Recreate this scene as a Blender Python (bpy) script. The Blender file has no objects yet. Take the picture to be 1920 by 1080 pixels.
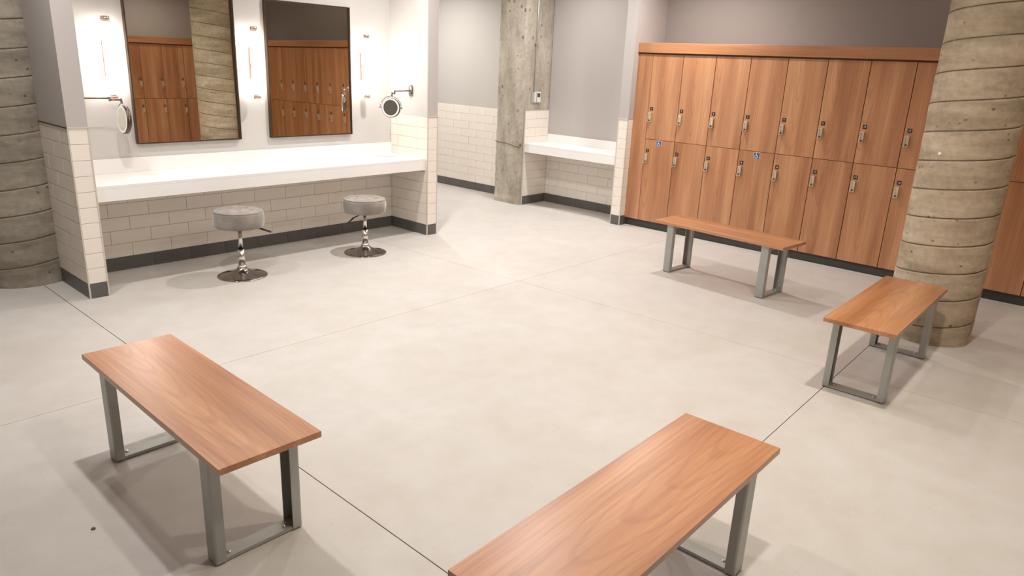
import bpy, bmesh, math, random
from mathutils import Matrix, Vector

S = 1.06                      # metres per layout unit
HC = 2.75                     # ceiling height in layout units
scene = bpy.context.scene
COL = scene.collection
random.seed(7)

# ------------------------------------------------------------------ camera
cam_d = bpy.data.cameras.new('camera')
cam_d.sensor_width = 36.0
cam_d.lens = 1349.88 / 1920 * 36.0
cam_d.clip_start = 0.05
cam = bpy.data.objects.new('camera', cam_d)
COL.objects.link(cam)
Rr = (0.6722791, -0.7390537, 0.0429009)
Dn = (-0.1930168, -0.2309343, -0.9536319)
Fw = (0.7146925, 0.6328262, -0.2979021)
cam.matrix_world = Matrix(((Rr[0], -Dn[0], -Fw[0], 0), (Rr[1], -Dn[1], -Fw[1], 0), (Rr[2], -Dn[2], -Fw[2], 1.6 * S), (0, 0, 0, 1)))
scene.camera = cam

# ------------------------------------------------------------------ world, lights, exposure
world = bpy.data.worlds.new('world'); scene.world = world
world.use_nodes = True
world.node_tree.nodes['Background'].inputs[0].default_value = (1.0, 0.95, 0.9, 1)
world.node_tree.nodes['Background'].inputs[1].default_value = 0.05
vs = scene.view_settings
vs.view_transform = 'Standard'; vs.look = 'None'; vs.gamma = 1.0; vs.use_curve_mapping = False
vs.exposure = 0.33
COOL, WARM = (1.0, 0.96, 0.945), (1.0, 0.91, 0.80)
TUBE_COL = (1.0, 0.93, 0.86)
TUBE_STRENGTH = 17.0
# x, y, watts, tint, where it hangs
DOWNLIGHTS = [
    (1.40, 3.35, 24, COOL, 'over the nearest bench and the dark column'),
    (1.20, 4.60, 13, COOL, 'in front of the tiled vanity partition'),
    (3.55, 2.85, 13, COOL, 'over the middle of the open floor'),
    (3.90, 4.55, 27, COOL, 'in front of the two grey stools'),
    (3.35, 0.80, 24, WARM, 'over the bench beside the round column'),
    (5.95, 3.50, 26, COOL, 'in front of the wooden lockers'),
    (6.10, 1.00, 1, WARM, 'between the round column and the lockers'),
    (6.00, 4.95, 15, COOL, 'in front of the small white niche counter'),
    (5.60, 7.00, 36, COOL, 'inside the tiled corridor'),
    (1.75, 0.70, 18, WARM, 'over the bench closest to the camera'),
    (5.30, -0.55, 6, WARM, 'added to brighten the opposite locker bank'),  # unseen extra lamp, lifts the bank and wall reflected in the mirrors
]

# ------------------------------------------------------------------ materials
MATS = {}
def new_mat(name):
    m = bpy.data.materials.new(name); m.use_nodes = True
    nt = m.node_tree; b = nt.nodes['Principled BSDF']; MATS[name] = m
    return m, nt, b
def simple(name, col, rough=0.5, metal=0.0, spec=0.5, bump=None, var=None):
    m, nt, b = new_mat(name)
    b.inputs['Base Color'].default_value = (*col, 1)
    b.inputs['Roughness'].default_value = rough
    b.inputs['Metallic'].default_value = metal
    b.inputs['Specular IOR Level'].default_value = spec
    if var or bump:
        tc = nt.nodes.new('ShaderNodeTexCoord')
    if var:                                    # (scale, amount): mottled value
        n = nt.nodes.new('ShaderNodeTexNoise'); n.inputs['Scale'].default_value = var[0]; n.inputs['Detail'].default_value = 5
        nt.links.new(tc.outputs['Object'], n.inputs['Vector'])
        r = nt.nodes.new('ShaderNodeValToRGB')
        r.color_ramp.elements[0].position = 0.3; r.color_ramp.elements[1].position = 0.7
        r.color_ramp.elements[0].color = (*[c * (1 - var[1]) for c in col], 1)
        r.color_ramp.elements[1].color = (*[min(1, c * (1 + var[1])) for c in col], 1)
        nt.links.new(n.outputs['Fac'], r.inputs['Fac']); nt.links.new(r.outputs['Color'], b.inputs['Base Color'])
    if bump:                                   # (scale, strength)
        n2 = nt.nodes.new('ShaderNodeTexNoise'); n2.inputs['Scale'].default_value = bump[0]; n2.inputs['Detail'].default_value = 4
        nt.links.new(tc.outputs['Object'], n2.inputs['Vector'])
        bp = nt.nodes.new('ShaderNodeBump'); bp.inputs['Strength'].default_value = bump[1]; bp.inputs['Distance'].default_value = 0.01
        nt.links.new(n2.outputs['Fac'], bp.inputs['Height']); nt.links.new(bp.outputs['Normal'], b.inputs['Normal'])
    return m
def mixc(nt, fac, a, b, mode='MIX'):
    n = nt.nodes.new('ShaderNodeMix'); n.data_type = 'RGBA'; n.blend_type = mode
    for sock, v in ((n.inputs[0], fac), (n.inputs[6], a), (n.inputs[7], b)):
        if hasattr(v, 'is_output'): nt.links.new(v, sock)
        else: sock.default_value = v if isinstance(v, float) else (*v, 1)
    return n.outputs[2]
def wood(name, grain, dark, mid, light, rough=0.36):
    """laminate with straight streaks and faint cathedral figure; grain = local axis index"""
    m, nt, b = new_mat(name)
    L = nt.links.new
    tc = nt.nodes.new('ShaderNodeTexCoord'); oi = nt.nodes.new('ShaderNodeObjectInfo')
    off = nt.nodes.new('ShaderNodeVectorMath'); off.operation = 'SCALE'; off.inputs[0].default_value = (37.0, 23.0, 51.0)
    L(oi.outputs['Random'], off.inputs['Scale'])
    add = nt.nodes.new('ShaderNodeVectorMath'); L(tc.outputs['Object'], add.inputs[0]); L(off.outputs[0], add.inputs[1])
    def stretched(across, along):
        mp = nt.nodes.new('ShaderNodeMapping'); s = [across] * 3; s[grain] = along
        mp.inputs['Scale'].default_value = s; L(add.outputs[0], mp.inputs['Vector']); return mp.outputs[0]
    def noise(vec, detail, rough_):
        n = nt.nodes.new('ShaderNodeTexNoise'); n.inputs['Scale'].default_value = 1.0
        n.inputs['Detail'].default_value = detail; n.inputs['Roughness'].default_value = rough_
        L(vec, n.inputs['Vector']); return n.outputs['Fac']
    broad = noise(stretched(9, 0.7), 3, 0.5)
    fine = noise(stretched(95, 2.2), 4, 0.6)
    # growth rings cut at a shallow angle draw long cathedral arcs
    sh = nt.nodes.new('ShaderNodeVectorMath'); sh.operation = 'SCALE'
    sh.inputs[0].default_value = (0.0, 0.16, 0.10) if grain == 0 else (0.22, 0.10, 0.0)
    L(oi.outputs['Random'], sh.inputs['Scale'])
    ad2 = nt.nodes.new('ShaderNodeVectorMath'); L(tc.outputs['Object'], ad2.inputs[0]); L(sh.outputs[0], ad2.inputs[1])
    mr = nt.nodes.new('ShaderNodeMapping')
    mr.inputs['Location'].default_value = (0, -0.07, -0.36) if grain == 0 else (-0.20, 0.06, 0.0)
    mr.inputs['Rotation'].default_value = (0, 0.055, 0.012) if grain == 0 else (0.06, 0.012, 0)
    L(ad2.outputs[0], mr.inputs['Vector'])
    wv = nt.nodes.new('ShaderNodeTexWave'); wv.wave_type = 'RINGS'; wv.rings_direction = 'XYZ'[grain]
    wv.inputs['Scale'].default_value = 22.0; wv.inputs['Distortion'].default_value = 2.2; wv.inputs['Detail'].default_value = 1; wv.inputs['Detail Scale'].default_value = 0.35
    L(mr.outputs[0], wv.inputs['Vector'])
    r1 = nt.nodes.new('ShaderNodeValToRGB'); e = r1.color_ramp.elements
    e[0].position = 0.32; e[1].position = 0.68; e[0].color = (*dark, 1); e[1].color = (*light, 1)
    em = e.new(0.5); em.color = (*mid, 1)
    L(broad, r1.inputs['Fac'])
    r2 = nt.nodes.new('ShaderNodeValToRGB'); e = r2.color_ramp.elements
    e[0].position = 0.3; e[1].position = 0.7; e[0].color = (0.72, 0.70, 0.68, 1); e[1].color = (1.12, 1.1, 1.08, 1)
    L(fine, r2.inputs['Fac'])
    c = mixc(nt, 0.65, r1.outputs['Color'], r2.outputs['Color'], 'MULTIPLY')
    r3 = nt.nodes.new('ShaderNodeValToRGB'); e = r3.color_ramp.elements
    e[0].position = 0.0; e[1].position = 0.30; e[0].color = (0.74, 0.66, 0.60, 1); e[1].color = (1, 1, 1, 1)
    L(wv.outputs['Fac'], r3.inputs['Fac'])
    c = mixc(nt, 0.45, c, r3.outputs['Color'], 'MULTIPLY')
    L(c, b.inputs['Base Color'])
    b.inputs['Roughness'].default_value = rough; b.inputs['Specular IOR Level'].default_value = 0.8
    b.inputs['Coat Weight'].default_value = 0.6; b.inputs['Coat Roughness'].default_value = 0.30
    return m
def concrete(name, a, bcol, scale, pits=True, rough=0.85, streak=None, pit=(16, 0.07, 0.13, 1.0), contrast=(0.36, 0.66)):
    m, nt, b = new_mat(name); L = nt.links.new
    tc = nt.nodes.new('ShaderNodeTexCoord')
    def noise(sc, detail, vec=None, r=0.6):
        n = nt.nodes.new('ShaderNodeTexNoise'); n.inputs['Scale'].default_value = sc; n.inputs['Detail'].default_value = detail; n.inputs['Roughness'].default_value = r
        L(vec or tc.outputs['Object'], n.inputs['Vector']); return n.outputs['Fac']
    vec = None
    if streak:
        mp = nt.nodes.new('ShaderNodeMapping'); mp.inputs['Scale'].default_value = streak; L(tc.outputs['Object'], mp.inputs['Vector']); vec = mp.outputs[0]
    r = nt.nodes.new('ShaderNodeValToRGB'); e = r.color_ramp.elements
    e[0].position = contrast[0]; e[1].position = contrast[1]; e[0].color = (*a, 1); e[1].color = (*bcol, 1)
    L(noise(scale, 8, vec), r.inputs['Fac'])
    fine = nt.nodes.new('ShaderNodeValToRGB'); e = fine.color_ramp.elements
    e[0].position = 0.3; e[1].position = 0.7; e[0].color = (0.8, 0.8, 0.8, 1); e[1].color = (1.1, 1.1, 1.1, 1)
    L(noise(scale * 9, 6), fine.inputs['Fac'])
    c = mixc(nt, 0.8, r.outputs['Color'], fine.outputs['Color'], 'MULTIPLY')
    if pits:
        v = nt.nodes.new('ShaderNodeTexVoronoi'); v.inputs['Scale'].default_value = pit[0]; v.inputs['Randomness'].default_value = 1
        pm = nt.nodes.new('ShaderNodeMapping'); pm.inputs['Scale'].default_value = (1, 1, pit[3]); L(tc.outputs['Object'], pm.inputs['Vector'])
        L(pm.outputs[0], v.inputs['Vector'])
        pr = nt.nodes.new('ShaderNodeValToRGB'); e = pr.color_ramp.elements
        e[0].position = pit[1]; e[1].position = pit[2]; e[0].color = (0, 0, 0, 1); e[1].color = (1, 1, 1, 1)
        L(v.outputs['Distance'], pr.inputs['Fac'])
        gate = nt.nodes.new('ShaderNodeValToRGB'); e = gate.color_ramp.elements
        e[0].position = 0.5; e[1].position = 0.58; e[0].color = (1, 1, 1, 1); e[1].color = (0, 0, 0, 1)
        L(noise(5.0, 2), gate.inputs['Fac'])
        mx = mixc(nt, 1.0, pr.outputs['Color'], gate.outputs['Color'], 'LIGHTEN')
        dk = mixc(nt, mx, (0.42, 0.40, 0.36), (1.0, 1.0, 1.0))
        c = mixc(nt, 1.0, c, dk, 'MULTIPLY')
        bp = nt.nodes.new('ShaderNodeBump'); bp.inputs['Strength'].default_value = 0.5; bp.inputs['Distance'].default_value = 0.008
        L(mx, bp.inputs['Height']); L(bp.outputs['Normal'], b.inputs['Normal'])
    L(c, b.inputs['Base Color']); b.inputs['Roughness'].default_value = rough; b.inputs['Specular IOR Level'].default_value = 0.25
    return m
def glow(name, col, strength):
    m, nt, b = new_mat(name)
    b.inputs['Base Color'].default_value = (0.9, 0.9, 0.9, 1)
    b.inputs['Emission Color'].default_value = (*col, 1); b.inputs['Emission Strength'].default_value = strength
    return m

def floor_mat():
    m, nt, b = new_mat('polished_concrete'); L = nt.links.new
    tc = nt.nodes.new('ShaderNodeTexCoord')
    def noise(sc, det, rough=0.55, dist=0.0):
        n = nt.nodes.new('ShaderNodeTexNoise'); n.inputs['Scale'].default_value = sc; n.inputs['Detail'].default_value = det
        n.inputs['Roughness'].default_value = rough; n.inputs['Distortion'].default_value = dist
        L(tc.outputs['Object'], n.inputs['Vector']); return n.outputs['Fac']
    r = nt.nodes.new('ShaderNodeValToRGB'); e = r.color_ramp.elements
    e[0].position = 0.33; e[1].position = 0.67; e[0].color = (0.540, 0.507, 0.465, 1); e[1].color = (0.575, 0.553, 0.522, 1)
    L(noise(1.7, 7, 0.6, 0.6), r.inputs['Fac'])
    r2 = nt.nodes.new('ShaderNodeValToRGB'); e = r2.color_ramp.elements
    e[0].position = 0.35; e[1].position = 0.62; e[0].color = (0.96, 0.95, 0.93, 1); e[1].color = (1.02, 1.02, 1.02, 1)
    L(noise(6.5, 6), r2.inputs['Fac'])
    c = mixc(nt, 0.8, r.outputs['Color'], r2.outputs['Color'], 'MULTIPLY')
    r3 = nt.nodes.new('ShaderNodeValToRGB'); e = r3.color_ramp.elements
    e[0].position = 0.30; e[1].position = 0.36; e[0].color = (0.80, 0.76, 0.70, 1); e[1].color = (1, 1, 1, 1)
    L(noise(55, 2), r3.inputs['Fac'])
    c = mixc(nt, 0.35, c, r3.outputs['Color'], 'MULTIPLY')
    L(c, b.inputs['Base Color'])
    rr = nt.nodes.new('ShaderNodeMapRange'); rr.inputs['To Min'].default_value = 0.38; rr.inputs['To Max'].default_value = 0.55
    L(noise(4, 4), rr.inputs['Value']); L(rr.outputs[0], b.inputs['Roughness'])
    b.inputs['Specular IOR Level'].default_value = 0.35
    return m

floor_mat()
simple('joint_dark', (0.16, 0.085, 0.04), 0.9)
simple('caulk', (0.74, 0.71, 0.66), 0.7)
simple('paint_white', (0.63, 0.61, 0.58), 0.75, spec=0.3, bump=(180, 0.06))
simple('paint_grey', (0.50, 0.465, 0.44), 0.75, spec=0.3, bump=(180, 0.06))
simple('paint_taupe', (0.345, 0.31, 0.288), 0.75, spec=0.3, bump=(180, 0.06))
simple('paint_cream', (0.56, 0.535, 0.495), 0.75, spec=0.3, bump=(180, 0.06))
simple('paint_ceiling', (0.80, 0.78, 0.74), 0.9)
simple('tile_white', (0.88, 0.815, 0.73), 0.28, var=(3.0, 0.03))
simple('tile_dark', (0.122, 0.115, 0.108), 0.42, var=(5.0, 0.10))
simple('grout', (0.54, 0.47, 0.39), 0.9)
simple('grout_light', (0.62, 0.60, 0.57), 0.9)
simple('edge_profile', (0.66, 0.60, 0.52), 0.4, metal=0.15)
simple('solid_surface', (0.90, 0.885, 0.86), 0.32)
simple('mirror_glass', (0.90, 0.90, 0.84), 0.0, metal=1.0)
simple('bronze_frame', (0.11, 0.075, 0.05), 0.35, metal=0.8)
simple('copper_trim', (0.62, 0.36, 0.25), 0.28, metal=1.0)
simple('nickel_cap', (0.72, 0.62, 0.55), 0.22, metal=1.0)
simple('arm_bronze', (0.24, 0.13, 0.10), 0.3, metal=0.9)
glow('lamp_tube', TUBE_COL, TUBE_STRENGTH)
glow('downlight_lens', COOL, 6.0)
simple('leg_steel', (0.40, 0.41, 0.385), 0.36, metal=0.45, var=(6.0, 0.05))
simple('bolt_steel', (0.72, 0.71, 0.68), 0.25, metal=0.9)
simple('chrome', (0.80, 0.77, 0.73), 0.24, metal=1.0)
simple('dark_chrome', (0.36, 0.32, 0.30), 0.08, metal=1.0)
simple('black_plastic', (0.022, 0.021, 0.02), 0.45)
simple('velvet', (0.30, 0.265, 0.237), 0.95, spec=0.15, var=(9.0, 0.24), bump=(140, 0.12))
MATS['velvet'].node_tree.nodes['Principled BSDF'].inputs['Sheen Weight'].default_value = 0.9
MATS['velvet'].node_tree.nodes['Principled BSDF'].inputs['Sheen Roughness'].default_value = 0.35
simple('lock_nickel', (0.78, 0.70, 0.57), 0.3, metal=0.75)
simple('lock_dark', (0.20, 0.15, 0.10), 0.4, metal=0.6)
simple('plate_black', (0.018, 0.016, 0.015), 0.4)
simple('print_white', (0.80, 0.80, 0.78), 0.5)
simple('sign_blue', (0.028, 0.085, 0.25), 0.4)
simple('thermostat_white', (0.80, 0.79, 0.76), 0.4)
simple('lcd', (0.06, 0.065, 0.055), 0.3)
simple('conduit_grey', (0.55, 0.53, 0.50), 0.35, metal=0.6)
simple('carcass', (0.085, 0.042, 0.018), 0.7)
simple('kick_dark', (0.060, 0.056, 0.052), 0.6)
simple('plaster', (0.86, 0.85, 0.82), 0.7)
simple('debris_brown', (0.20, 0.12, 0.06), 0.9)
DK, MD, LT = (0.39, 0.150, 0.052), (0.51, 0.224, 0.092), (0.62, 0.308, 0.143)
wood('wood_upright', 2, DK, MD, LT)
wood('wood_along', 0, DK, MD, LT)
concrete('column_concrete', (0.36, 0.295, 0.205), (0.60, 0.51, 0.385), 3.2, pits=True, streak=(0.6, 0.6, 2.6), pit=(14, 0.09, 0.17, 1.3))
concrete('seam_concrete', (0.20, 0.16, 0.11), (0.34, 0.28, 0.205), 6.0, pits=False)
concrete('pillar_concrete', (0.30, 0.262, 0.205), (0.60, 0.545, 0.455), 3.6, pits=True, streak=(1.3, 1.3, 0.5), pit=(13, 0.13, 0.23, 0.6), contrast=(0.28, 0.66))
concrete('column_concrete_grey', (0.225, 0.195, 0.150), (0.40, 0.355, 0.290), 3.2, pits=True, streak=(0.6, 0.6, 2.6), pit=(14, 0.09, 0.17, 1.3))

# ------------------------------------------------------------------ mesh helpers (layout units in, metres out)
class MB:
    def __init__(self): self.v = []; self.f = []; self.mi = []; self.m = 0; self.sm = []; self.smooth = False
    def add(self, verts, faces):
        o = len(self.v); self.v += [tuple(p) for p in verts]
        for f in faces: self.f.append([i + o for i in f]); self.mi.append(self.m); self.sm.append(self.smooth)
    def box(self, x0, x1, y0, y1, z0, z1):
        self.add([(x0, y0, z0), (x1, y0, z0), (x1, y1, z0), (x0, y1, z0), (x0, y0, z1), (x1, y0, z1), (x1, y1, z1), (x0, y1, z1)],
                 [(0, 3, 2, 1), (4, 5, 6, 7), (0, 1, 5, 4), (1, 2, 6, 5), (2, 3, 7, 6), (3, 0, 4, 7)])
        return self
    def prism(self, poly, z0, z1):
        n = len(poly)
        self.add([(x, y, z0) for x, y in poly] + [(x, y, z1) for x, y in poly],
                 [tuple(range(n - 1, -1, -1)), tuple(range(n, 2 * n))] + [(i, (i + 1) % n, n + (i + 1) % n, n + i) for i in range(n)])
        return self
    def lathe(self, prof, n=32, frame=None, cap=True):
        """prof: (r, h) list; frame = (origin, axis) default z axis"""
        O, ax = frame or ((0, 0, 0), (0, 0, 1))
        q = Vector(ax).normalized().to_track_quat('Z', 'Y').to_matrix(); O = Vector(O)
        vs_ = []
        for r, h in prof:
            for k in range(n):
                a = 2 * math.pi * k / n
                vs_.append(tuple(O + q @ Vector((r * math.cos(a), r * math.sin(a), h))))
        fs = []
        for i in range(len(prof) - 1):
            for k in range(n):
                k2 = (k + 1) % n
                fs.append((i * n + k, i * n + k2, (i + 1) * n + k2, (i + 1) * n + k))
        s = self.smooth; self.smooth = True
        self.add(vs_, fs)
        self.smooth = False
        if cap:
            o = len(self.v) - len(vs_)
            self.f.append([o + k for k in range(n - 1, -1, -1)]); self.mi.append(self.m); self.sm.append(False)
            t = o + (len(prof) - 1) * n
            self.f.append([t + k for k in range(n)]); self.mi.append(self.m); self.sm.append(False)
        self.smooth = s
        return self
    def rod(self, a, b, r, n=12):
        a, b = Vector(a), Vector(b)
        return self.lathe([(r, 0), (r, (b - a).length)], n, (a, b - a))
    def torus(self, c, axis, R, r, n=36, k=8):
        prof = [(R + r * math.cos(2 * math.pi * j / k), r * math.sin(2 * math.pi * j / k)) for j in range(k + 1)]
        return self.lathe(prof, n, (c, axis), cap=False)
    def build(self, name, mats, parent=None, loc=(0, 0, 0), rot=(0, 0, 0), bevel=0.0):
        o = bpy.data.objects.new(name, self.mesh(name, mats)); COL.objects.link(o)
        place(o, parent, loc, rot, bevel)
        return o
    def mesh(self, name, mats):
        me = bpy.data.meshes.new(name)
        me.from_pydata([(x * S, y * S, z * S) for x, y, z in self.v], [], self.f)
        for m in ([mats] if isinstance(mats, str) else mats): me.materials.append(MATS[m])
        me.polygons.foreach_set('material_index', self.mi); me.polygons.foreach_set('use_smooth', self.sm)
        me.update(); return me
def place(o, parent=None, loc=(0, 0, 0), rot=(0, 0, 0), bevel=0.0):
    o.location = [c * S for c in loc]; o.rotation_euler = rot
    if parent: o.parent = parent
    if bevel:
        md = o.modifiers.new('bevel', 'BEVEL'); md.width = bevel * S; md.segments = 2; md.limit_method = 'ANGLE'
    return o
def inst(name, me, parent=None, loc=(0, 0, 0), rot=(0, 0, 0), bevel=0.0):
    o = bpy.data.objects.new(name, me); COL.objects.link(o)
    return place(o, parent, loc, rot, bevel)
def empty(name, loc=(0, 0, 0), rz=0.0):
    o = bpy.data.objects.new(name, None); COL.objects.link(o); o.empty_display_size = 0.1
    return place(o, None, loc, (0, 0, rz))
def tag(o, label, cat, group=None):
    o['label'] = label; o['category'] = cat
    if group: o['group'] = group
    return o
def struct(o, label=None):
    o['kind'] = 'structure'
    if label: o['label'] = label
    return o

# ------------------------------------------------------------------ floor: slabs parted by saw-cut joints
fl = struct(MB().box(-2.6, 7.1, -1.5, 9.4, -0.12, -0.008).build('floor', 'joint_dark'), 'pale polished concrete floor cut by thin control joints')
def Bx(y): return 1.361 + (y - 1.444) * 0.0055
def Cx(y): return 4.139 - y * 0.0370
def Dy(x): return 0.983 + x * 0.030
def Ay(x): return 3.486
GB, GA = 0.0022, 0.0012      # half widths: wide and fine cuts
def slab(xl, xr, yl, yr):
    """xl/xr: functions of y; yl/yr: functions of x (or constants)"""
    fx = lambda g: g if callable(g) else (lambda _: g)
    a, b, c, d = fx(xl), fx(xr), fx(yl), fx(yr)
    def corner(xf, yf, sx, sy):
        x = y = 1.5
        for _ in range(8): x = xf(y); y = yf(x)
        return (x + sx * (GA if xf is Cx else GB), y + sy * (GA if yf is Ay else GB))
    poly = [corner(a, c, 1, 1), corner(b, c, -1, 1), corner(b, d, -1, -1), corner(a, d, 1, -1)]
    return MB().prism(poly, -0.009, 0.0)
for xl, xr in ((-2.6, Bx), (Bx, Cx), (Cx, 7.1)):
    for yl, yr in ((-1.5, Dy), (Dy, Ay), (Ay, 9.4)):
        slab(xl, xr, yl, yr).build('concrete_slab', 'polished_concrete', fl)

# ------------------------------------------------------------------ ceiling and room shell
struct(MB().box(-2.6, 7.1, -1.5, 9.4, HC, HC + 0.1).build('ceiling', 'paint_ceiling'))
TH = 0.009                      # tile thickness
TW = 0.287
_tiles = {}
def tile_mesh(w, h, mat):
    k = (round(w, 3), round(h, 3), mat)
    if k not in _tiles:
        c = min(0.0016, w / 4, h / 4); mb = MB()
        mb.add([(0, TH, 0), (w, TH, 0), (w, TH, h), (0, TH, h), (0, c, 0), (w, c, 0), (w, c, h), (0, c, h), (c, 0, c), (w - c, 0, c), (w - c, 0, h - c), (c, 0, h - c)],
               [(0, 1, 5, 4), (1, 2, 6, 5), (2, 3, 7, 6), (3, 0, 4, 7), (4, 5, 9, 8), (5, 6, 10, 9), (6, 7, 11, 10), (7, 4, 8, 11), (8, 9, 10, 11)])
        _tiles[k] = mb.mesh('tile', mat)
    return _tiles[k]
def tiling(parent, start, d, length, z0, rows, rh, phase, mat='tile_white', name='tile', gap=0.0022, stagger=True, flip=0):
    """tiles on a vertical plane whose front passes through start; the front looks to the right of the run direction d"""
    ang = math.atan2(d[1], d[0])
    for r in range(rows):
        ph = phase + (TW / 2 if (stagger and (r + flip) % 2) else 0.0)
        cuts = [0.0]; x = ph % TW
        while x < length - 0.004:
            if x > 0.004: cuts.append(x)
            x += TW
        cuts.append(length)
        for a, b in zip(cuts, cuts[1:]):
            if b - a < 0.01: continue
            inst(name, tile_mesh(b - a - gap, rh - gap, mat), parent, (start[0] + d[0] * (a + gap / 2), start[1] + d[1] * (a + gap / 2), z0 + r * rh + gap / 2), (0, 0, ang))
def clad(parent, start, d, length, rows=10, rh=0.1, phase=0.1, z0=0.1, flip=0, grout='grout', gd=0.004, stagger=True):
    """grout bed, dark base tiles and white tiles above them"""
    n = (d[1], -d[0])
    e = (start[0] + d[0] * length, start[1] + d[1] * length)
    i0, i1 = TH - gd, TH + 0.006
    p = [(start[0] - n[0] * i0, start[1] - n[1] * i0), (e[0] - n[0] * i0, e[1] - n[1] * i0), (e[0] - n[0] * i1, e[1] - n[1] * i1), (start[0] - n[0] * i1, start[1] - n[1] * i1)]
    MB().prism(p, 0.0, z0 + rows * rh).build('grout_bed', grout, parent)
    tiling(parent, start, d, length, 0.0, 1, z0, phase, 'tile_dark', 'base_tile', 0.003, False)
    tiling(parent, start, d, length, z0, rows, rh, phase, flip=flip, stagger=stagger)
def edge(parent, x, y, z0, z1, w=0.009):
    MB().box(x - w / 2, x + w / 2, y - w / 2, y + w / 2, z0, z1).build('edge_trim', 'edge_profile', parent)

# vanity back wall
wv = struct(MB().box(1.626, 4.455, 5.592, 5.72, 0, HC).build('wall_vanity', 'paint_white'), 'white painted wall behind the vanity with tiles under the counter')
clad(wv, (1.626, 5.584), (1, 0), 2.829, rows=5, phase=0.234 - 0.0, flip=1)
# left partition
wl = struct(MB().box(1.517, 1.616, 5.040, 5.72, 0, HC).build('wall_partition_left', 'paint_grey'), 'grey partition with tiled lower half at the end of the vanity')
MB().box(1.616, 1.626, 5.040, 5.592, 1.10, HC).build('inner_panel', 'paint_white', wl)
MB().box(1.507, 1.517, 5.030, 5.72, 1.104, HC).build('outer_panel', 'paint_grey', wl)
MB().box(1.517, 1.626, 5.030, 5.040, 1.104, HC).build('end_panel', 'paint_grey', wl)
clad(wl, (1.507, 5.60), (0, -1), 0.565, phase=0.12, flip=1)
clad(wl, (1.512, 5.030), (1, 0), 0.109, phase=0.2, stagger=False)
clad(wl, (1.626, 5.036), (0, 1), 0.556, rows=10, phase=0.1)
edge(wl, 1.5095, 5.0325, 0, 1.104); edge(wl, 1.6235, 5.0325, 0, 1.104)
MB().box(1.505, 1.628, 5.026, 5.036, 1.098, 1.106).build('edge_trim', 'edge_profile', wl)
MB().box(1.503, 1.513, 5.03, 5.60, 1.098, 1.106).build('edge_trim', 'bronze_frame', wl)
# right partition
wr = struct(MB().box(4.465, 4.566, 5.070, 9.3, 0, HC).build('wall_partition_right', 'paint_grey'), 'grey partition with tiled lower half between the vanity and the corridor')
MB().box(4.455, 4.465, 5.064, 5.592, 1.10, HC).build('inner_panel', 'paint_white', wr)
MB().box(4.4545, 4.576, 5.058, 5.070, 1.104, HC).build('end_panel', 'paint_grey', wr)
MB().box(4.566, 4.576, 5.070, 9.3, 0, HC).build('outer_panel', 'paint_cream', wr)
clad(wr, (4.455, 5.592), (0, -1), 0.528, phase=0.243, flip=0)
clad(wr, (4.460, 5.058), (1, 0), 0.111, phase=0.2, stagger=False)
edge(wr, 4.4575, 5.0605, 0, 1.104); edge(wr, 4.5735, 5.0605, 0, 1.104)
MB().box(4.453, 4.578, 5.054, 5.064, 1.098, 1.106).build('edge_trim', 'edge_profile', wr)
# corridor wall
wc = struct(MB().box(6.645, 6.80, 5.96, 9.4, 0, HC).build('wall_corridor', 'paint_cream'), 'cream corridor wall with white tiled wainscot and dark base')
clad(wc, (6.630, 8.6), (0, -1), 2.66, rows=10, rh=0.0955, phase=0.0, grout='grout_light')
struct(MB().box(4.5, 6.80, 9.3, 9.4, 0, HC).build('wall_corridor_end', 'paint_cream'))
# niche
wn = struct(MB().box(6.812, 6.95, 4.283, 5.572, 0, HC).build('wall_niche', 'paint_grey'), 'grey wall of the small counter niche, tiled below')
clad(wn, (6.800, 5.56), (0, -1), 1.27, rows=5, phase=0.20, flip=1, grout='grout_light')
wns = struct(MB().box(6.376, 6.812, 5.566, 5.572, 0, 1.092).build('wall_niche_side', 'grout_light'), 'short tiled side wall of the niche below the pillar')
clad(wns, (6.376, 5.560), (1, 0), 0.425, rows=10, rh=0.099, phase=0.05, grout='grout_light')
wns2 = None
MB().box(6.370, 6.380, 5.556, 5.568, 0, 1.094).build('edge_trim', 'edge_profile', wns)
for a in (MB().box(6.370, 6.801, 5.556, 5.568, 1.090, 1.096),): a.build('edge_trim', 'edge_profile', wns)
# partition beside lockers
wp = struct(MB().box(6.390, 6.95, 4.180, 4.279, 0, HC).build('wall_partition_lockers', 'paint_grey'), 'narrow pale partition between niche and lockers with tiled lower half')
MB().box(6.380, 6.390, 4.170, 4.288, 1.104, HC).build('end_panel', 'paint_grey', wp)
MB().box(6.390, 6.95, 4.170, 4.180, 1.104, HC).build('locker_side_panel', 'paint_grey', wp)
clad(wp, (6.380, 4.284), (0, -1), 0.110, phase=0.2, grout='grout_light', stagger=False)
clad(wp, (6.385, 4.170), (1, 0), 0.5, phase=0.06, grout='grout_light')
clad(wp, (6.80, 4.288), (-1, 0), 0.415, phase=0.1, grout='grout_light')
edge(wp, 6.3825, 4.1725, 0, 1.104); edge(wp, 6.3825, 4.2855, 0, 1.104)
MB().box(6.376, 6.386, 4.168, 4.290, 1.098, 1.106).build('edge_trim', 'edge_profile', wp)
# remaining walls of the room
struct(MB().box(6.93, 7.05, -1.5, 4.180, 0, HC).build('wall_lockers', 'paint_taupe'), 'grey painted wall above the wooden lockers')
struct(MB().box(-2.6, 6.93, -1.5, -1.38, 0, HC).build('wall_right', 'paint_grey'))
struct(MB().box(-2.6, -2.48, -1.38, 5.75, 0, HC).build('wall_rear', 'paint_grey'))
struct(MB().box(-2.48, 1.10, 5.95, 6.07, 0, HC).build('wall_left', 'paint_grey'))
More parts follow.
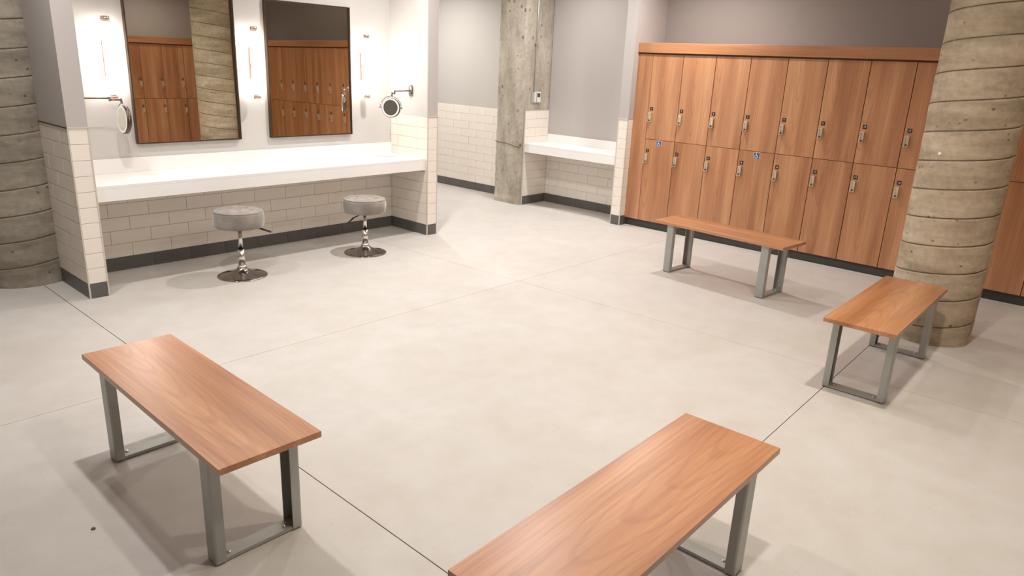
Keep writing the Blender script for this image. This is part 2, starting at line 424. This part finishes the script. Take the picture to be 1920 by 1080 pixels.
# caulk lines along the floor
struct(MB().box(6.484, 6.496, 0.0, 4.168, 0, 0.003).build('trim_1', 'caulk'))
struct(MB().box(6.372, 6.382, 4.288, 5.556, 0, 0.002).build('trim_2', 'caulk'))

# ------------------------------------------------------------------ concrete columns
def round_column(cx, cy, R, az0, z0, label, mat='column_concrete', n=128):
    """spiral-formed concrete column: a helical seam of pitch p, lying slightly sunken"""
    p = 0.1745; root = empty('round_column', (cx, cy, 0)); tag(root, label, 'column', 'round concrete columns')
    mb = MB(); rnd = random.Random(3)
    ph = [rnd.uniform(0, 6.28) for _ in range(6)]
    FR = [0.0, 0.010, 0.020, 0.034, 0.06, 0.14, 0.26, 0.38, 0.5, 0.62, 0.74, 0.86, 0.94, 0.966, 0.980, 0.990]
    m = len(FR); base = z0 - p * az0 / 360.0
    t0 = math.floor(-base / p) - 2; t1 = math.ceil((HC - base) / p) + 1
    rows = [(t, fr) for t in range(t0, t1) for fr in FR]           # the grid follows the helix
    for t, fr in rows:
        for k in range(n):
            a = 2 * math.pi * k / n
            z = min(HC, max(0.0, base + p * (t + fr + k / n)))
            dist = min(fr, 1 - fr) * p
            wob = 0.0012 * math.sin(3 * a + ph[0] + 5 * z) + 0.0010 * math.sin(7 * a + ph[1] - 9 * z) + 0.0009 * math.sin(17 * a + ph[2] + 31 * z)
            r = R + wob - 0.0085 * math.exp(-(dist / 0.0036) ** 2) + 0.0020 * (fr - 0.5)
            mb.v.append((r * math.cos(a), r * math.sin(a), z))
    for i in range(len(rows) - m - 1):
        for k in range(n):
            j0, j1 = (i, i + 1)
            q = [i * n + k, i * n + k + 1, (i + 1) * n + k + 1, (i + 1) * n + k] if k < n - 1 else [i * n + k, (i + m) * n, (i + m + 1) * n, (i + 1) * n + k]
            zs = [mb.v[v][2] for v in q]
            if max(zs) - min(zs) < 1e-6: continue
            mb.f.append(q); mb.mi.append(1 if rows[i][1] in (0.0, 0.010, 0.980, 0.990) else 0); mb.sm.append(True)
    mb.build('shaft', [mat, 'seam_concrete'], root)
    return root
rc = round_column(5.23, 0.932, 0.254, 182.6, 1.1594, 'spiral-formed round concrete column standing beside a bench near the lockers')
az = math.radians(157.6)
MB().lathe([(0.011, -0.004), (0.010, 0.002), (0.006, 0.005)], 9, ((0.2535 * math.cos(az), 0.2535 * math.sin(az), 1.190), (math.cos(az), math.sin(az), 0))).build('plaster_fleck', 'plaster', rc)
round_column(1.364, 5.813, 0.285, 251.3, 1.0142, 'dark spiral-formed round concrete column against the vanity partition', 'column_concrete_grey')

pil = tag(empty('concrete_pillar', (6.59, 5.77, 0)), 'square board-cast concrete pillar between corridor and niche', 'pillar')
mb = MB()
def rough_box(mb, x0, x1, y0, y1, z0, z1, seg=0.04, amp=0.004):
    rnd = random.Random(11)
    nz = 60
    ring = []
    def run(a, b, n): return [(a[0] + (b[0] - a[0]) * i / n, a[1] + (b[1] - a[1]) * i / n) for i in range(n)]
    ring += run((x0, y0), (x1, y0), 8) + run((x1, y0), (x1, y1), 8) + run((x1, y1), (x0, y1), 8) + run((x0, y1), (x0, y0), 8)
    n = len(ring)
    for i in range(nz + 1):
        z = z0 + (z1 - z0) * i / nz
        for k, (x, y) in enumerate(ring):
            c = k % 8 == 0
            j = amp * (1.2 if c else 0.5)
            ch = 0.006 if c else 0
            sx = 1 if x < (x0 + x1) / 2 else -1; sy = 1 if y < (y0 + y1) / 2 else -1
            fl_ = 0.006 if z < 0.05 else 0
            mb.v.append((x + sx * ch + rnd.uniform(-j, j) * 0.6 - sx * fl_, y + sy * ch + rnd.uniform(-j, j) * 0.6, z))
    for i in range(nz):
        for k in range(n):
            k2 = (k + 1) % n
            mb.f.append([i * n + k, i * n + k2, (i + 1) * n + k2, (i + 1) * n + k]); mb.mi.append(0); mb.sm.append(False)
rough_box(mb, -0.26, 0.26, -0.196, 0.20, 0, HC)
mb.build('shaft', 'pillar_concrete', pil)
# hairline pour joint across the pillar front
mb = MB()
pts = [(0.203, 0.712), (0.12, 0.703), (0.05, 0.705), (-0.04, 0.692), (-0.10, 0.680), (-0.20, 0.672)]
for (ya, za), (yb, zb) in zip(pts, pts[1:]): mb.rod((-0.262, ya, za), (-0.262, yb, zb), 0.0035, 6)
mb.build('pour_joint', 'debris_brown', pil)

# ------------------------------------------------------------------ vanity and niche counters
def counter(name, label, x0, x1, y0, y1, front, z0=0.617, z1=0.722, bs=0.825):
    """front: 'y' (front edge at y0) or 'x' (front edge at x0)"""
    r = empty(name, ((x0 + x1) / 2, (y0 + y1) / 2, 0)); tag(r, label, 'counter')
    cx, cy = (x0 + x1) / 2, (y0 + y1) / 2
    MB().box(x0 - cx, x1 - cx, y0 - cy, y1 - cy, z1 - 0.022, z1).build('countertop', 'solid_surface', r, bevel=0.002)
    if front == 'y':
        MB().box(x0 - cx, x1 - cx, y0 - cy, y0 - cy + 0.022, z0, z1 - 0.0222).build('apron', 'solid_surface', r, bevel=0.002)
        MB().box(x0 - cx, x1 - cx, y0 - cy + 0.022, y1 - cy, z0 + 0.005, z0 + 0.017).build('underside', 'solid_surface', r)
        MB().box(x0 - cx, x1 - cx, y1 - cy - 0.018, y1 - cy, z1, bs).build('backsplash', 'solid_surface', r, bevel=0.002)
    else:
        MB().box(x0 - cx, x0 - cx + 0.022, y0 - cy, y1 - cy, z0, z1 - 0.0222).build('apron', 'solid_surface', r, bevel=0.002)
        MB().box(x0 - cx + 0.022, x1 - cx, y0 - cy, y1 - cy, z0 + 0.005, z0 + 0.017).build('underside', 'solid_surface', r)
        MB().box(x1 - cx - 0.018, x1 - cx, y0 - cy, y1 - cy, z1, bs).build('backsplash', 'solid_surface', r, bevel=0.002)
    return r
counter('vanity_counter', 'long white solid-surface vanity counter below the two framed mirrors', 1.6275, 4.4535, 5.085, 5.591, 'y')
counter('niche_counter', 'short white wall counter in the niche beside the concrete pillar', 6.385, 6.811, 4.2895, 5.5585, 'x', 0.620, 0.722, 0.815)

# ------------------------------------------------------------------ framed mirrors
def framed_mirror(x0, x1, z0, z1, label, tilt, yaw):
    r = empty('wall_mirror', ((x0 + x1) / 2, 5.574, z0)); tag(r, label, 'mirror', 'framed mirrors over the vanity')
    w = (x1 - x0) / 2; h = z1 - z0; f = 0.009; d = 0.018
    for a in ((-w, w, 0, f), (-w, w, h - f, h), (-w, -w + f, f, h - f), (w - f, w, f, h - f)):
        MB().box(a[0], a[1], -d, d, a[2], a[3]).build('frame_bar', 'bronze_frame', r)
    MB().box(-w + f, w - f, 0.012, 0.016, f, h - f).build('backing', 'bronze_frame', r)
    g = MB(); g.add([(-w + f, -0.005, f - h / 2), (w - f, -0.005, f - h / 2), (w - f, -0.005, h / 2 - f), (-w + f, -0.005, h / 2 - f),
                     (-w + f, -0.002, f - h / 2), (w - f, -0.002, f - h / 2), (w - f, -0.002, h / 2 - f), (-w + f, -0.002, h / 2 - f)],
                    [(0, 1, 2, 3), (7, 6, 5, 4), (0, 4, 5, 1), (1, 5, 6, 2), (2, 6, 7, 3), (3, 7, 4, 0)])
    g.build('mirror_pane', 'mirror_glass', r, (0, 0, h / 2), (math.radians(tilt), 0, math.radians(yaw)))
    return r
framed_mirror(2.112, 2.915, 0.921, 2.0, 'tall bronze-framed vanity mirror nearer the dark round column, reflecting a concrete column', -0.44, 1.06)
framed_mirror(3.180, 3.988, 0.921, 2.0, 'tall bronze-framed vanity mirror nearer the corridor, reflecting only lockers', -0.32, -0.02)

# ------------------------------------------------------------------ tube sconces
def sconce(x, label):
    r = empty('tube_sconce', (x, 5.592, 1.512)); tag(r, label, 'wall lamp', 'tube lamps flanking the mirrors')
    y = -0.092
    MB().box(-0.008, 0.008, -0.008, 0.0, -0.120, 0.120).build('backplate', 'arm_bronze', r, bevel=0.003)
    MB().rod((0, -0.010, 0), (0, y + 0.026, 0), 0.009).build('stem', 'copper_trim', r)
    MB().rod((0, y, -0.236), (0, y, 0.236), 0.027, 24).build('tube', 'lamp_tube', r)
    for s in (-1, 1):
        c = MB(); c.lathe([(0.0285, 0), (0.0285, 0.034), (0.022, 0.038)], 24, ((0, y, s * 0.236), (0, 0, s)))
        cp = c.build('end_cap', 'nickel_cap', r)
        MB().torus((0, y, s * 0.252), (0, 0, 1), 0.0285, 0.003, 24, 6).build('cap_band', 'copper_trim', cp)
    return r
sconce(1.965, 'glowing tube wall lamp above the edge-on swing-arm mirror')
sconce(3.040, 'glowing tube wall lamp between the two framed mirrors')
sconce(4.115, 'glowing tube wall lamp between the framed mirror and the corner near the corridor')

# ------------------------------------------------------------------ swing-arm magnifying mirrors
def swing_mirror(wall_pt, n_wall, elbows, centre, normal, label, R=0.088):
    r = empty('swing_arm_mirror', wall_pt); tag(r, label, 'mirror', 'swing-arm magnifying mirrors')
    W = Vector(wall_pt); rel = lambda p: Vector(p) - W
    nw = Vector(n_wall)
    pl = MB(); q = []
    for k in range(28):
        a = 2 * math.pi * k / 28
        q.append((0.026 * math.cos(a), 0.026 * math.sin(a) + (0.026 if math.sin(a) > 0 else -0.026)))
    u = Vector((0, 0, 1)).cross(nw).normalized()
    ring = lambda s, d: [tuple(u * (x * s) + Vector((0, 0, 1)) * (z * s) + nw * d) for x, z in q]
    pl.smooth = True
    pl.add(ring(1, 0) + ring(1, 0.012) + ring(0.8, 0.018), [(i, (i + 1) % 28, 28 + (i + 1) % 28, 28 + i) for i in range(28)] + [(28 + i, 28 + (i + 1) % 28, 56 + (i + 1) % 28, 56 + i) for i in range(28)] + [tuple(range(56, 84))])
    pl.build('wall_plate', 'dark_chrome', r)
    a = rel(wall_pt) + nw * 0.016
    hub = MB(); hub.rod(a + Vector((0, 0, -0.018)), a + Vector((0, 0, 0.018)), 0.010); hub.build('pivot', 'dark_chrome', r)
    prev = a
    for e in elbows:
        e = rel(e); b = Vector((e.x, e.y, prev.z))
        arm = MB().rod(prev, b, 0.0055).build('arm', 'arm_bronze', r)
        MB().rod(b + Vector((0, 0, 0.010)), e + Vector((0, 0, -0.010)), 0.008).build('pivot', 'dark_chrome', r)
        prev = e
    c = rel(centre); nn = Vector(normal).normalized()
    side = Vector((0, 0, 1)).cross(nn).normalized(); up = nn.cross(side).normalized()
    yk = MB(); Ry = R + 0.014
    arc = [c + side * (Ry * math.cos(t)) + up * (Ry * math.sin(t)) for t in [math.pi * i / 16 for i in range(17)]]
    for p0, p1 in zip(arc, arc[1:]): yk.rod(p0, p1, 0.003, 8)
    yk.rod(c + up * Ry, Vector((prev.x, prev.y, prev.z)), 0.005, 8)
    yk.build('yoke', 'dark_chrome', r)
    for s in (-1, 1): MB().rod(c + side * (s * (R - 0.002)), c + side * (s * (R + 0.024)), 0.0045, 10).build('knob', 'dark_chrome', r)
    hd = MB(); hd.lathe([(R * 0.86, -0.026), (R, -0.018), (R, 0.006), (R - 0.004, 0.009)], 40, (c, nn)); hd.build('rim', 'bronze_frame', r)
    rb = MB(); rb.lathe([(R - 0.018, 0.0092), (R - 0.018, 0.0105), (R - 0.004, 0.0105), (R - 0.004, 0.0092)], 40, (c, nn), cap=False); rb.build('light_ring', 'plaster', r)
    gl = MB(); gl.lathe([(R - 0.018, 0.0090), (R - 0.0185, 0.0100)], 40, (c, nn)); gl.build('mirror_disc', 'mirror_glass', r)
    return r
swing_mirror((4.4555, 5.286, 1.318), (-1, 0, 0), [(4.206, 5.22, 1.300), (4.168, 5.21, 1.284)], (4.155, 5.21, 1.176), (-0.86, -0.51, 0.03),
             'round lit swing-arm mirror facing the room beside the corridor-side mirror', R=0.085)
swing_mirror((1.6265, 5.30, 1.263), (1, 0, 0), [(1.866, 5.30, 1.252), (1.938, 5.30, 1.238)], (1.938, 5.30, 1.122), (-1.0, 0.02, 0.05),
             'round swing-arm mirror turned edge-on below the first tube lamp', R=0.095)

# ------------------------------------------------------------------ lockers
PW = 0.341
Z_LO, Z_MID, Z_HI, Z_TR, Z_TOP = 0.084, 0.922, 1.744, 1.757, 1.850
GAP = 0.0028
def locker_meshes():
    up_h = Z_HI - Z_MID - GAP; lo_h = Z_MID - Z_LO - GAP
    out = {}
    for key, h in (('upper', up_h), ('lower', lo_h)):
        out['door_' + key] = MB().box(0, PW - 2 * GAP, 0, 0.018, 0, h).mesh('door', 'wood_upright')
        b = MB(); d = 0.43; w = PW - 0.0004
        e0, e1 = -0.001, h + 0.001
        b.box(0, 0.012, 0.020, d, e0, e1); b.box(w - 0.012, w, 0.020, d, e0, e1)
        b.box(0.012, w - 0.012, d - 0.01, d, e0, e1)
        b.box(0.012, w - 0.012, 0.020, d - 0.01, e0, 0.010); b.box(0.012, w - 0.012, 0.020, d - 0.01, h - 0.010, e1)
        out['body_' + key] = b.mesh('locker', 'carcass')
    lk = MB()
    lk.box(-0.0165, 0.0165, -0.020, 0, -0.046, 0.046)
    lk.m = 1
    for i in range(4): lk.lathe([(0.0035, 0), (0.0035, 0.003)], 8, ((-0.005, -0.020, 0.030 - i * 0.014), (0, -1, 0)))
    lk.lathe([(0.0085, 0), (0.0085, 0.010), (0.006, 0.013)], 14, ((0.001, -0.020, -0.028), (0, -1, 0)))
    lk.box(-0.002, 0.004, -0.037, -0.033, -0.037, -0.019)
    lk.m = 0
    lk.lathe([(0.006, 0), (0.005, 0.016)], 10, ((-0.009, -0.020, -0.036), (0, -1, 0)))
    out['lock'] = lk.mesh('lock', ['lock_nickel', 'lock_dark'])
    return out
LM = locker_meshes()
_txt = {}
def text_mesh(s, size):
    c = bpy.data.curves.new('digits', 'FONT'); c.body = s; c.size = size; c.align_x = 'CENTER'; c.align_y = 'CENTER'
    o = bpy.data.objects.new('digits', c); COL.objects.link(o)
    bpy.context.view_layer.update()
    me = bpy.data.meshes.new_from_object(o.evaluated_get(bpy.context.evaluated_depsgraph_get()))
    v = [tuple(p.co) for p in me.vertices]; f = [tuple(p.vertices) for p in me.polygons]
    bpy.data.objects.remove(o); bpy.data.curves.remove(c); bpy.data.meshes.remove(me)
    return v, f
def plate_mesh(s):
    if s not in _txt:
        mb = MB(); mb.box(-0.0165, 0.0165, -0.0025, 0, -0.0165, 0.0165); mb.m = 1
        v, f = text_mesh(s, 0.022)
        mb.add([(x, -0.0030, y) for x, y, z in v], f)
        _txt[s] = mb.mesh('number_plate', ['plate_black', 'print_white'])
    return _txt[s]
def sign_mesh():
    mb = MB(); w = 0.029
    mb.m = 1; mb.box(-w, w, -0.0016, 0, -w, w)
    mb.m = 0; mb.box(-w + 0.0025, w - 0.0025, -0.0022, -0.0016, -w + 0.0025, w - 0.0025)
    mb.m = 1; Y = -0.0026
    def disc(cx, cz, r, n=16): mb.add([(cx + r * math.cos(6.2832 * k / n), Y, cz + r * math.sin(6.2832 * k / n)) for k in range(n)], [tuple(range(n))])
    def strip(pts, t):
        for (xa, za), (xb, zb) in zip(pts, pts[1:]):
            L = math.hypot(xb - xa, zb - za); nx, nz = -(zb - za) / L * t, (xb - xa) / L * t
            mb.add([(xa + nx, Y, za + nz), (xb + nx, Y, zb + nz), (xb - nx, Y, zb - nz), (xa - nx, Y, za - nz)], [(0, 1, 2, 3)])
            disc(xb, zb, t, 8)
    disc(-0.004, 0.0205, 0.0042)
    strip([(-0.0035, 0.014), (-0.0025, -0.001), (0.0085, -0.001), (0.0130, -0.0150), (0.0185, -0.0135)], 0.0024)
    strip([(-0.003, 0.007), (0.006, 0.007)], 0.0018)
    arc = [(-0.003 + 0.0135 * math.cos(t), -0.0075 + 0.0135 * math.sin(t)) for t in [math.radians(120 + i * 12) for i in range(19)]]
    strip(arc, 0.0020)
    return mb.mesh('accessibility_sign', ['sign_blue', 'print_white'])
SIGN = sign_mesh()
def locker(pos, ang, row, number, label, group, ada=None):
    z = Z_MID + GAP / 2 if row == 'upper' else Z_LO
    o = inst('locker', LM['body_' + row], None, (pos[0], pos[1], z), (0, 0, ang)); tag(o, label, 'locker', group)
    d = inst('door', LM['door_' + row], o, (GAP, 0, 0), bevel=0.0012)
    nz, lz = (1.222, 1.138) if row == 'upper' else (0.806, 0.727)
    inst('number_plate', plate_mesh(str(number)), d, (0.036, 0, nz - z))
    inst('lock', LM['lock'], d, (0.029, 0, lz - z))
    if ada: inst('accessibility_sign', SIGN, d, (ada, 0, 0.886 - z))
    return o
ORD = ['first', 'second', 'third', 'fourth', 'fifth', 'sixth', 'seventh', 'eighth', 'ninth', 'tenth', 'eleventh', 'twelfth']
XL = 6.47; Y0 = 4.002
for i in range(12):
    for row in ('upper', 'lower'):
        num = 2 * i + (1 if row == 'upper' else 2)
        ada = {2: 0.160, 8: 0.172}.get(num)
        if ada: lab = f'{row}-row wooden locker with a blue wheelchair sign, {ORD[i]} from the white partition'
        else: lab = f'{row}-row wooden locker door, {ORD[i]} from the white partition, main bank'
        locker((XL, Y0 - i * PW), -math.pi / 2, row, num, lab, 'wooden lockers of the main bank', ada)
yend = Y0 - 12 * PW
# filler panels, crown and kick of the main bank
tag(MB().box(0, 0.018, -0.084, 0.084, 0, Z_HI - Z_LO).build('filler_panel', 'wood_upright', None, (XL, 4.0865, Z_LO)), 'narrow wooden filler panel between the white partition and first lockers', 'panel')
tag(MB().box(0, 0.018, -0.08, 0.08, 0, Z_HI - Z_LO).build('filler_panel', 'wood_upright', None, (XL, yend - 0.081, Z_LO)), 'narrow wooden filler panel closing the far end of the main locker bank', 'panel')
Lc = 4.170 - (yend - 0.165)
cr = empty('trim_4', (6.452, 4.170, Z_TR), -math.pi / 2); struct(cr, 'horizontal wooden crown board along the top of the main lockers')
MB().box(0.004, Lc, 0, 0.02, 0, Z_TOP - Z_TR).build('crown_board', 'wood_along', cr, bevel=0.001)
MB().box(0.004, Lc, 0.02, 0.45, Z_TOP - Z_TR - 0.02, Z_TOP - Z_TR - 0.001).build('top_panel', 'wood_along', cr)
MB().box(0.004, Lc, 0.022, 0.034, -0.012, Z_TOP - Z_TR - 0.02).build('shadow_gap', 'carcass', cr)
struct(MB().box(6.500, 6.515, yend - 0.165, 4.168, 0, Z_LO - 0.003).build('baseboard_lockers', 'kick_dark'))
struct(MB().box(6.515, 6.92, yend - 0.165, yend - 0.150, 0, Z_TOP - 0.03).build('trim_3', 'wood_upright'))
# opposite bank, seen in the vanity mirrors
YF = -0.90; X0 = 6.73; NB = 9
for i in range(NB):
    for row in ('upper', 'lower'):
        num = 2 * (12 + i) + (1 if row == 'upper' else 2)
        locker((X0 - i * PW, YF), math.pi, row, num, f'{row}-row wooden locker of the opposite bank, {ORD[i]} from its corner, visible only as a reflection', 'wooden lockers of the opposite bank')
Lb = NB * PW
cb = empty('trim_5', (X0, YF + 0.018, Z_TR), math.pi); struct(cb, 'horizontal wooden crown board over the opposite lockers, seen in the mirror')
MB().box(0, Lb, 0, 0.02, 0, Z_TOP - Z_TR).build('crown_board', 'wood_along', cb, bevel=0.001)
MB().box(0, Lb, 0.02, 0.45, Z_TOP - Z_TR - 0.02, Z_TOP - Z_TR - 0.001).build('top_panel', 'wood_along', cb)
MB().box(0, Lb, 0.022, 0.034, -0.012, Z_TOP - Z_TR - 0.02).build('shadow_gap', 'carcass', cb)
struct(MB().box(X0 - Lb, X0, YF - 0.045, YF - 0.03, 0, Z_LO - 0.003).build('baseboard_right', 'kick_dark'))

# ------------------------------------------------------------------ benches
BL, BW, BH, BT = 1.160, 0.350, 0.420, 0.022
def channel(lx, ly, sx):
    """C-channel post, web outward (+y*ly side), opening inward; 0.066 along the bench, 0.034 deep"""
    w, d, t = 0.033, 0.036, 0.004
    mb = MB(); s = ly
    # outline in plan of the C, web at y = s*0
    r = 0.007
    pts = [(-w, -s * d), (-w + t, -s * d), (-w + t, -s * (t)), (w - t, -s * t), (w - t, -s * d), (w, -s * d), (w, -s * r), (w - r * 0.3, -s * r * 0.3), (w - r, 0), (-w + r, 0), (-w + r * 0.3, -s * r * 0.3), (-w, -s * r)]
    if s > 0: pts = pts[::-1]
    return mb, pts
def make_bench():
    root = empty('bench')
    MB().box(-BL / 2, BL / 2, -BW / 2, BW / 2, BH - BT, BH).build('seat_top', 'wood_along', root, bevel=0.0015)
    hx, hy = BL / 2 - 0.150, BW / 2 - 0.018
    for sx in (-1, 1):
        for sy in (-1, 1):
            mb, pts = channel(0, sy, sx)
            mb.prism(pts, 0.006, BH - BT - 0.004)
            lg = mb.build('leg', 'leg_steel', root, (sx * hx, sy * hy, 0))
            MB().box(-0.028, 0.028, min(-sy * 0.030, -sy * 0.004), max(-sy * 0.030, -sy * 0.004), 0, 0.006).build('foot_pad', 'black_plastic', lg)
            b = MB(); b.lathe([(0.007, 0), (0.0065, 0.003), (0.003, 0.0055)], 12, ((0, -sy * 0.004, 0.045), (0, -sy, 0))); b.build('bolt', 'bolt_steel', lg)
        bar = MB(); i = hy - 0.0045
        bar.box(-0.028, 0.028, -i, i, 0.012, 0.016); bar.box(-0.0285, -0.0245, -i, i, 0.004, 0.012); bar.box(0.0245, 0.0285, -i, i, 0.004, 0.012)
        bo = bar.build('bottom_bar', 'leg_steel', root, (sx * hx, 0, 0))
        for sy in (-1, 1):
            b = MB(); b.lathe([(0.0075, 0), (0.007, 0.003), (0.0035, 0.0055)], 12, ((0.006 * sx, sy * (i - 0.052), 0.016), (0, 0, 1))); b.build('bolt', 'bolt_steel', bo)
        tb = MB(); tb.box(-0.028, 0.028, -i, i, BH - BT - 0.008, BH - BT - 0.004); tb.box(-0.0285, -0.0245, -i, i, BH - BT - 0.034, BH - BT - 0.008); tb.box(0.0245, 0.0285, -i, i, BH - BT - 0.034, BH - BT - 0.008)
        tb.box(-0.033, 0.033, -i - 0.004, i + 0.004, BH - BT - 0.004, BH - BT)
        tb.build('top_bar', 'leg_steel', root, (sx * hx, 0, 0))
    return root
def copy_tree(o, parent=None):
    c = o.copy(); COL.objects.link(c); c.parent = parent
    for ch in list(o.children): copy_tree(ch, c)
    return c
BENCHES = [
    (1.0125, 2.437, math.atan2(1.1655, 0.016), 1.005, 'wooden bench on grey steel legs nearest the dark column, catching the lamp glare'),
    (5.278, 2.442, math.atan2(1.128, 0.104), 0.977, 'wooden bench on grey steel legs standing right before the lockers'),
    (4.286, 0.964, math.atan2(0.024, 1.157) + math.pi, 0.998, 'wooden bench on grey steel legs pushed against the round concrete column'),
    (1.608, 0.897, 0.0134, 1.023, 'wooden bench on grey steel legs closest to the camera, cut off by the frame'),
]
proto = make_bench()
for i, (x, y, a, sc, lab) in enumerate(BENCHES):
    b = proto if i == 0 else copy_tree(proto)
    b.location = (x * S, y * S, 0); b.rotation_euler = (0, 0, a); b.scale = (sc, 1, 1)
    tag(b, lab, 'bench', 'locker room benches')

# ------------------------------------------------------------------ stools
def make_stool(x, y, seat_z0, seat_z1, lever_ang, label):
    root = empty('stool', (x, y, 0)); tag(root, label, 'stool', 'grey tufted stools at the vanity')
    R = 0.174
    # trumpet base
    MB().lathe([(0.176, 0.0), (0.177, 0.004), (0.174, 0.008), (0.150, 0.013), (0.115, 0.020), (0.085, 0.028), (0.060, 0.039), (0.043, 0.051), (0.034, 0.062), (0.031, 0.068)], 64).build('base', 'dark_chrome', root)
    MB().lathe([(0.033, 0.065), (0.034, 0.072), (0.030, 0.079), (0.024, 0.083)], 32).build('collar', 'chrome', root)
    MB().lathe([(0.0245, 0.080), (0.0245, 0.204)], 32).build('outer_tube', 'chrome', root)
    MB().lathe([(0.0250, 0.203), (0.0250, 0.207), (0.016, 0.208)], 28).build('tube_ring', 'black_plastic', root)
    MB().lathe([(0.0155, 0.205), (0.0155, seat_z0 - 0.014)], 24).build('gas_lift', 'chrome', root)
    MB().lathe([(0.020, seat_z0 - 0.020), (0.022, seat_z0 - 0.004), (0.06, seat_z0 + 0.002)], 24).build('mount', 'black_plastic', root)
    lv = MB(); c, s = math.cos(lever_ang), math.sin(lever_ang)
    lv.rod((0.02 * c, 0.02 * s, seat_z0 - 0.006), (0.155 * c, 0.155 * s, seat_z0 - 0.022), 0.0045, 10)
    lo = lv.build('lever', 'black_plastic', root)
    MB().rod((0.150 * c, 0.150 * s, seat_z0 - 0.0215), (0.222 * c, 0.222 * s, seat_z0 - 0.052), 0.0075, 10).build('lever_grip', 'black_plastic', lo)
    # tufted cushion
    but = [(0.0, 0.0)] + [(0.088 * math.cos(a), 0.088 * math.sin(a)) for a in [0.5 + 2 * math.pi * k / 5 for k in range(5)]]
    H = seat_z1 - seat_z0
    prof = [(0.0, 0)]
    mb = MB(); mb.smooth = True; n = 72
    rings = []
    for i in range(1, 17):                     # top, centre to rim
        r = (R - 0.016) * i / 16; rings.append((r, 'top'))
    sides = [(R - 0.007, H * 0.965), (R - 0.001, H * 0.90), (R + 0.002, H * 0.80), (R + 0.005, H * 0.55), (R + 0.003, H * 0.28), (R - 0.003, H * 0.10), (R - 0.018, 0.005), (R - 0.05, 0.0), (0.05, 0.0)]
    def topz(px, py):
        rr = math.hypot(px, py) / R
        z = H * 0.985 + 0.012 * (1 - rr ** 3) - 0.010 * max(0, rr - 0.85) / 0.15 * 0.5
        for bx, by in but:
            d = math.hypot(px - bx, py - by); z -= 0.022 * math.exp(-(d / 0.017) ** 2) + 0.007 * math.exp(-(d / 0.04) ** 2)
        return z
    vs_ = [(0, 0, seat_z0 + topz(0, 0))]; idx = []
    for r, _k in rings:
        idx.append(len(vs_))
        for k in range(n):
            a = 2 * math.pi * k / n; vs_.append((r * math.cos(a), r * math.sin(a), seat_z0 + topz(r * math.cos(a), r * math.sin(a))))
    for r, z in sides:
        idx.append(len(vs_))
        for k in range(n):
            a = 2 * math.pi * k / n; vs_.append((r * math.cos(a), r * math.sin(a), seat_z0 + z))
    fs = [(0, idx[0] + k, idx[0] + (k + 1) % n) for k in range(n)]
    for p, q in zip(idx, idx[1:]):
        for k in range(n): fs.append((p + k, q + k, q + (k + 1) % n, p + (k + 1) % n))
    fs.append(tuple(idx[-1] + k for k in range(n - 1, -1, -1)))
    mb.add(vs_, fs)
    st = mb.build('seat', 'velvet', root)
    MB().torus((0, 0, seat_z0 + H * 0.965), (0, 0, 1), R - 0.006, 0.0035, 64, 8).build('piping', 'velvet', st)
    for bx, by in but:
        MB().lathe([(0.011, 0), (0.010, 0.004), (0.005, 0.006)], 14, ((bx, by, seat_z0 + topz(bx, by) - 0.001), (0, 0, 1))).build('button', 'velvet', st)
    return root
make_stool(2.512, 4.915, 0.368, 0.497, math.radians(-18), 'taller grey tufted stool on chrome trumpet base, nearer the dark round column')
make_stool(3.622, 4.900, 0.348, 0.470, math.radians(196), 'lower mottled grey tufted stool on chrome trumpet base, nearer the corridor')

# ------------------------------------------------------------------ thermostat and conduit on the pillar
t = empty('thermostat', (6.540, 5.572, 1.176)); tag(t, 'small white thermostat box with dark display on the pillar side', 'thermostat')
MB().box(-0.072, 0.028, -0.012, 0.0, 0.0, 0.118).build('mounting_box', 'conduit_grey', t)
MB().box(-0.030, 0.060, -0.040, -0.012, 0.005, 0.122).build('housing', 'thermostat_white', t, bevel=0.003)
MB().box(-0.0, 0.048, -0.0412, -0.040, 0.062, 0.106).build('display', 'lcd', t)
MB().box(-0.0165, -0.0085, -0.0412, -0.040, 0.010, 0.116).build('dark_strip', 'lcd', t)
cd = empty('electrical_conduit', (6.513, 5.572, 1.298)); tag(cd, 'thin grey metal conduit rising from the thermostat up the pillar', 'conduit')
MB().rod((0, -0.014, 0), (0, -0.014, HC - 1.30), 0.0085, 14).build('pipe', 'conduit_grey', cd)
for z in (0.52, 1.25): MB().box(-0.024, 0.024, -0.025, 0.0, z, z + 0.014).build('strap', 'bolt_steel', cd)

# small dry crumb on the floor
tag(MB().lathe([(0.003, 0.0), (0.008, 0.002), (0.006, 0.005), (0.002, 0.006)], 7).build('debris_crumb', 'debris_brown', None, (0.646, 2.455, 0)), 'tiny brown crumb of debris on bare floor beside the nearest bench', 'debris')

# ------------------------------------------------------------------ recessed ceiling downlights
for x, y, w, tint, where in DOWNLIGHTS:
    r = empty('ceiling_downlight', (x, y, HC)); tag(r, 'recessed round ceiling downlight ' + where, 'ceiling light', 'ceiling downlights')
    MB().lathe([(0.062, -0.001), (0.088, -0.006), (0.094, -0.003), (0.094, 0.0)], 32, cap=False).build('trim_ring', 'plaster', r)
    MB().lathe([(0.062, -0.0015), (0.060, -0.0005)], 32).build('lens', 'downlight_lens', r)
    ld = bpy.data.lights.new('downlight_lamp', 'AREA'); ld.shape = 'DISK'; ld.size = 0.11; ld.energy = w; ld.color = tint; ld.spread = math.radians(152)
    lo = bpy.data.objects.new('downlight_lamp', ld); COL.objects.link(lo); lo.parent = r; lo.location = (0, 0, -0.012 * S)
